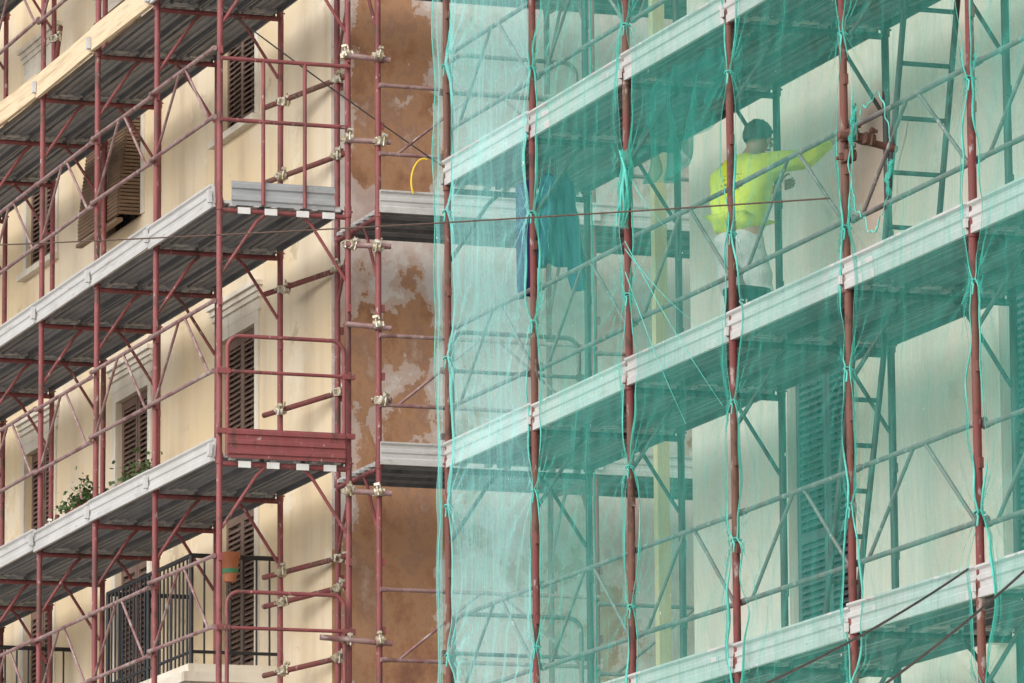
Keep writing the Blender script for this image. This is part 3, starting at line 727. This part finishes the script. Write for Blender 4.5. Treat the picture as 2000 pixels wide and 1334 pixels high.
shR=(.08,-.18,1.31); elR=(.27,-.33,1.34); wrR=(.44,-.46,1.49); paR=(.49,-.50,1.53)
P=dict(pelvis=((0,0,.88),(.15,.12)),spine=((.02,0,1.02),(.135,.11)),chest=((.06,0,1.19),(.16,.125)),nb=((.09,0,1.345),(.07,.07)),neck=((.12,-.01,1.40),.052),
 jaw=((.16,-.03,1.44),.066),skull=((.17,-.045,1.51),.088),top=((.165,-.045,1.555),.062),
 shR=(shR,.058),elR=(elR,.043),wrR=(wrR,.028),paR=(paR,(.034,.02)),
 shL=((.08,.18,1.30),.058),elL=((.27,.22,1.14),.043),wrL=((.44,.06,1.22),.028),paL=((.49,.02,1.25),(.034,.02)),
 hipR=((.0,-.09,.80),.088),knR=((.07,-.13,.45),.058),anR=((-.03,-.15,.09),.04),toR=((.13,-.16,.035),.035),
 hipL=((.0,.09,.80),.088),knL=((.12,.12,.46),.058),anL=((.08,.14,.09),.04),toL=((.24,.15,.035),.035))
E=[('pelvis','spine'),('spine','chest'),('chest','nb'),('nb','neck'),('neck','jaw'),('jaw','skull'),('skull','top')]
for s_ in 'RL': E+=[('chest','sh'+s_),('sh'+s_,'el'+s_),('el'+s_,'wr'+s_),('wr'+s_,'pa'+s_),('pelvis','hip'+s_),('hip'+s_,'kn'+s_),('kn'+s_,'an'+s_),('an'+s_,'to'+s_)]
ex=MB()
for sd,pa,d in (('R',Vector(paR),Vector((.7,-.62,.3)).normalized()),('L',Vector((.49,.02,1.25)),Vector((.75,-.55,.3)).normalized())):
    sidev=Vector((0,0,1)).cross(d).normalized()
    for i,(off,ln) in enumerate(((-.026,.070),(-.009,.080),(.009,.076),(.026,.060))):
        s0=pa+d*.02+Vector((0,0,off)); ex.path([s0,s0+d*ln*.45,s0+d*ln*.75-sidev*.018,s0+d*ln*.75-sidev*.04],[.0095,.009,.008,.006],8)
    s0=pa-d*.01+Vector((0,0,.025)); ex.path([s0,s0+d*.015+Vector((0,0,.028))-sidev*.01,s0+d*.04+Vector((0,0,.04))-sidev*.025,s0+d*.055+Vector((0,0,.035))-sidev*.035],[.012,.010,.009,.006],8)
HX,HY,HZ=.02,-.015,-.02
ex.path([(.23+HX,-.045+HY,1.535+HZ),(.245+HX,-.05+HY,1.51+HZ),(.255+HX,-.055+HY,1.495+HZ),(.235+HX,-.048+HY,1.485+HZ)],[.008,.012,.014,.008],8)
for y in (-1,1): ex.ball((.14+HX,-.03+HY+y*.086,1.51+HZ),.02,.010,.032,10,6)
ex.path([(.217+HX,-.065+HY,1.462+HZ),(.228+HX,-.05+HY,1.462+HZ),(.222+HX,-.03+HY,1.462+HZ)],.008,6)
bodymb=skinmesh('b',P,E,'pelvis',ex)
pe=empty('person',(PX,PY,PZ)); tag(pe,'worker in yellow hooded top and pale trousers plastering a wall','person')
pe.rotation_euler=(0,0,ROT); pe.scale=(.98,.98,.98)
ob('body',bodymb,skin,parent=pe)
for y in (-.078,-.014):
    eye=MB(); eye.ball((.222+HX,y+HY,1.528+HZ),.012,.012,.010,8,6); ob('eye',eye,M('eye',[(.5,.5,.5),(.1,.08,.07)]),parent=pe)
hr=MB()
def hairf(u,v):
    a=2*math.pi*u; b_=math.pi*.60*v
    rr=.104*(1+.10*noise.noise(Vector((math.cos(a)*6,math.sin(a)*6,b_*5))))
    x=.14+rr*math.sin(b_)*math.cos(a); y=-.03+rr*.95*math.sin(b_)*math.sin(a); z=1.545+rr*math.cos(b_)*1.04
    if x>.17: z=max(z,1.565)
    return (x-.004+HX,y+HY,z+HZ)
hr.grid(36,16,hairf); ob('hair',hr,hairm,parent=pe)
def lerp3(a,b_,t): return tuple(a[i]+(b_[i]-a[i])*t for i in range(3))
H=dict(a=((-.01,0,.83),(.18,.15)),b=((.0,0,.95),(.175,.15)),c=((.03,0,1.08),(.175,.15)),d=((.055,0,1.2),(.19,.155)),e=((.08,0,1.33),(.12,.10)),f=((.10,0,1.385),(.09,.08)),
 h1=((.0,0,1.40),(.10,.07)),
 shR=(shR,.088),mR=(lerp3(shR,elR,.5),.076),elR=(elR,.072),fR=(lerp3(elR,wrR,.5),.058),wrR=(lerp3(elR,wrR,.92),.042),
 shL=((.08,.185,1.30),.088),mL=((.18,.21,1.21),.074),elL=((.27,.22,1.14),.07),fL=((.36,.14,1.18),.055),wrL=((.43,.07,1.215),.042))
HE=[('a','b'),('b','c'),('c','d'),('d','e'),('e','f'),('e','h1'),('d','shR'),('shR','mR'),('mR','elR'),('elR','fR'),('fR','wrR'),('d','shL'),('shL','mL'),('mL','elL'),('elL','fL'),('fL','wrL')]
hm=skinmesh('h',H,HE,'c',None,sub=3)
hm.v=[(x+.026*noise.noise(Vector((x*9,y*9,z*14))),y+.026*noise.noise(Vector((x*9+5,y*9,z*14))),z+.014*noise.noise(Vector((x*11,y*9,z*9+4)))) for x,y,z in hm.v]
m,nt,out=newmat('yellow_hi_vis_cloth'); b=N(nt,'ShaderNodeBsdfPrincipled',Roughness=.9); nt.links.new(b.outputs[0],out.inputs[0])
c=ramp(nt,noise_(nt,(6,6,6),1,5),[(.35,(.46,.54,.03)),(.65,(.60,.68,.06))])
tc=N(nt,'ShaderNodeTexCoord'); sp=N(nt,'ShaderNodeSeparateXYZ'); nt.links.new(tc.outputs['Object'],sp.inputs[0])
def rng(o,a,b_):
    g1_=N(nt,'ShaderNodeMath',operation='GREATER_THAN'); g1_.inputs[1].default_value=a; nt.links.new(o,g1_.inputs[0])
    g2_=N(nt,'ShaderNodeMath',operation='LESS_THAN'); g2_.inputs[1].default_value=b_; nt.links.new(o,g2_.inputs[0])
    mm=N(nt,'ShaderNodeMath',operation='MULTIPLY'); nt.links.new(g1_.outputs[0],mm.inputs[0]); nt.links.new(g2_.outputs[0],mm.inputs[1]); return mm.outputs[0]
def mul(a,b_):
    mm=N(nt,'ShaderNodeMath',operation='MULTIPLY'); nt.links.new(a,mm.inputs[0]); nt.links.new(b_,mm.inputs[1]); return mm.outputs[0]
wv=N(nt,'ShaderNodeTexWave',bands_direction='Z'); wv.inputs['Scale'].default_value=9; wv.inputs['Distortion'].default_value=0; nt.links.new(tc.outputs['Object'],wv.inputs['Vector'])
msk=mul(mul(mul(rng(sp.outputs['X'],-.3,-.02),rng(sp.outputs['Z'],1.12,1.24)),rng(sp.outputs['Y'],-.08,.08)),mul(ramp(nt,wv.outputs['Fac'],[(.45,0),(.5,.7)]),ramp(nt,noise_(nt,(70,70,25),1,1),[(.47,0),(.5,1)])))
c=mixc(nt,msk,c,(.03,.03,.05)); nt.links.new(c,b.inputs['Base Color']); hiv=m
ob('hooded_top',hm,hiv,parent=pe)
T=dict(a=((0,0,.90),(.155,.13)),b=((0,0,.83),(.16,.135)))
TE=[('a','b')]
for s_,sg,kx,ax in (('R',-1,.07,-.03),('L',1,.12,.08)):
    T['h'+s_]=((.0,sg*.095,.74),.11); T['t'+s_]=((kx*.6,sg*.11,.60),.098); T['k'+s_]=((kx,sg*.13,.45),.086); T['c'+s_]=((kx*.5+ax*.5,sg*.14,.26),.076); T['n'+s_]=((ax,sg*.148,.10),.068)
    TE+=[('b','h'+s_),('h'+s_,'t'+s_),('t'+s_,'k'+s_),('k'+s_,'c'+s_),('c'+s_,'n'+s_)]
tm_=skinmesh('t',T,TE,'a',None,sub=3)
tm_.v=[(x+.018*noise.noise(Vector((x*10,y*10,z*13))),y+.018*noise.noise(Vector((x*10+5,y*9,z*13))),z) for x,y,z in tm_.v]
ob('trousers',tm_,trou,parent=pe)
for x,y in ((-.03,-.15),(.08,.145)):
    bt=MB(); bt.path([(x,y,.16),(x,y,.06)],[.05,.052],12); bt.ball((x+.07,y,.042),.14,.05,.045); bt.box(x-.07,y-.045,.0,x+.2,y+.045,.02)
    ob('boot',bt,boot,parent=pe)
tw=MB(); q=Vector(paR); dd=Vector((.75,-.66,0)).normalized(); tw.path([q-Vector((0,0,.04)),q+Vector((0,0,.06)),q+dd*.06+Vector((0,0,.07))],.011,8)
c0=q+dd*.065+Vector((0,0,.07)); sv=Vector((.66,.75,0))*.06; up=Vector((0,0,.12))
tw.add([c0-sv-up,c0+sv-up,c0+sv+up,c0-sv+up,c0-sv-up+dd*.004,c0+sv-up+dd*.004,c0+sv+up+dd*.004,c0-sv+up+dd*.004],[(0,1,2,3),(7,6,5,4),(0,4,5,1),(1,5,6,2),(2,6,7,3),(3,7,4,0)])
twr=tag(ob('trowel',tw,steel,loc=(PX,PY,PZ)),'flat steel plastering trowel held by the worker','trowel'); twr.rotation_euler=(0,0,ROT); twr.scale=(.98,.98,.98)

# ------------------------------------------------------------------ camera and light
cam=bpy.data.cameras.new('camera'); co=bpy.data.objects.new('camera',cam); col.objects.link(co); scene.camera=co
cam.lens=200.3; cam.sensor_width=36; cam.clip_end=2000; cam.clip_start=.5
th=R(19.55);pp=R(9.94)
co.matrix_world=Matrix.Rotation(-th,4,'Z')@Matrix.Rotation(R(90)+pp,4,'X')@Matrix.Rotation(-.007,4,'Z')
sun=bpy.data.lights.new('sun','SUN'); sun.energy=4.0; sun.angle=R(140); sun.color=(1,.985,.965)
so=bpy.data.objects.new('sun',sun); col.objects.link(so)
dirv=Vector((-.86,-.56,.56)).normalized(); so.rotation_euler=dirv.to_track_quat('Z','Y').to_euler()
w=bpy.data.worlds.new('World'); scene.world=w; w.use_nodes=True; nt=w.node_tree
bg=nt.nodes['Background']; sk=nt.nodes.new('ShaderNodeTexSky'); sk.sky_type='NISHITA'; sk.sun_disc=False
sk.sun_elevation=math.asin(dirv.z); sk.sun_rotation=math.atan2(dirv.x,dirv.y); sk.dust_density=3
hs=nt.nodes.new('ShaderNodeHueSaturation'); hs.inputs['Saturation'].default_value=.25
nt.links.new(sk.outputs[0],hs.inputs['Color']); nt.links.new(hs.outputs[0],bg.inputs['Color']); bg.inputs['Strength'].default_value=.15
scene.view_settings.view_transform='Standard'; scene.view_settings.look='None'; scene.view_settings.exposure=0
for o in list(scene.objects):
    if o.parent is None: o.location.z+=1.65
print('OBJ',len(scene.objects))
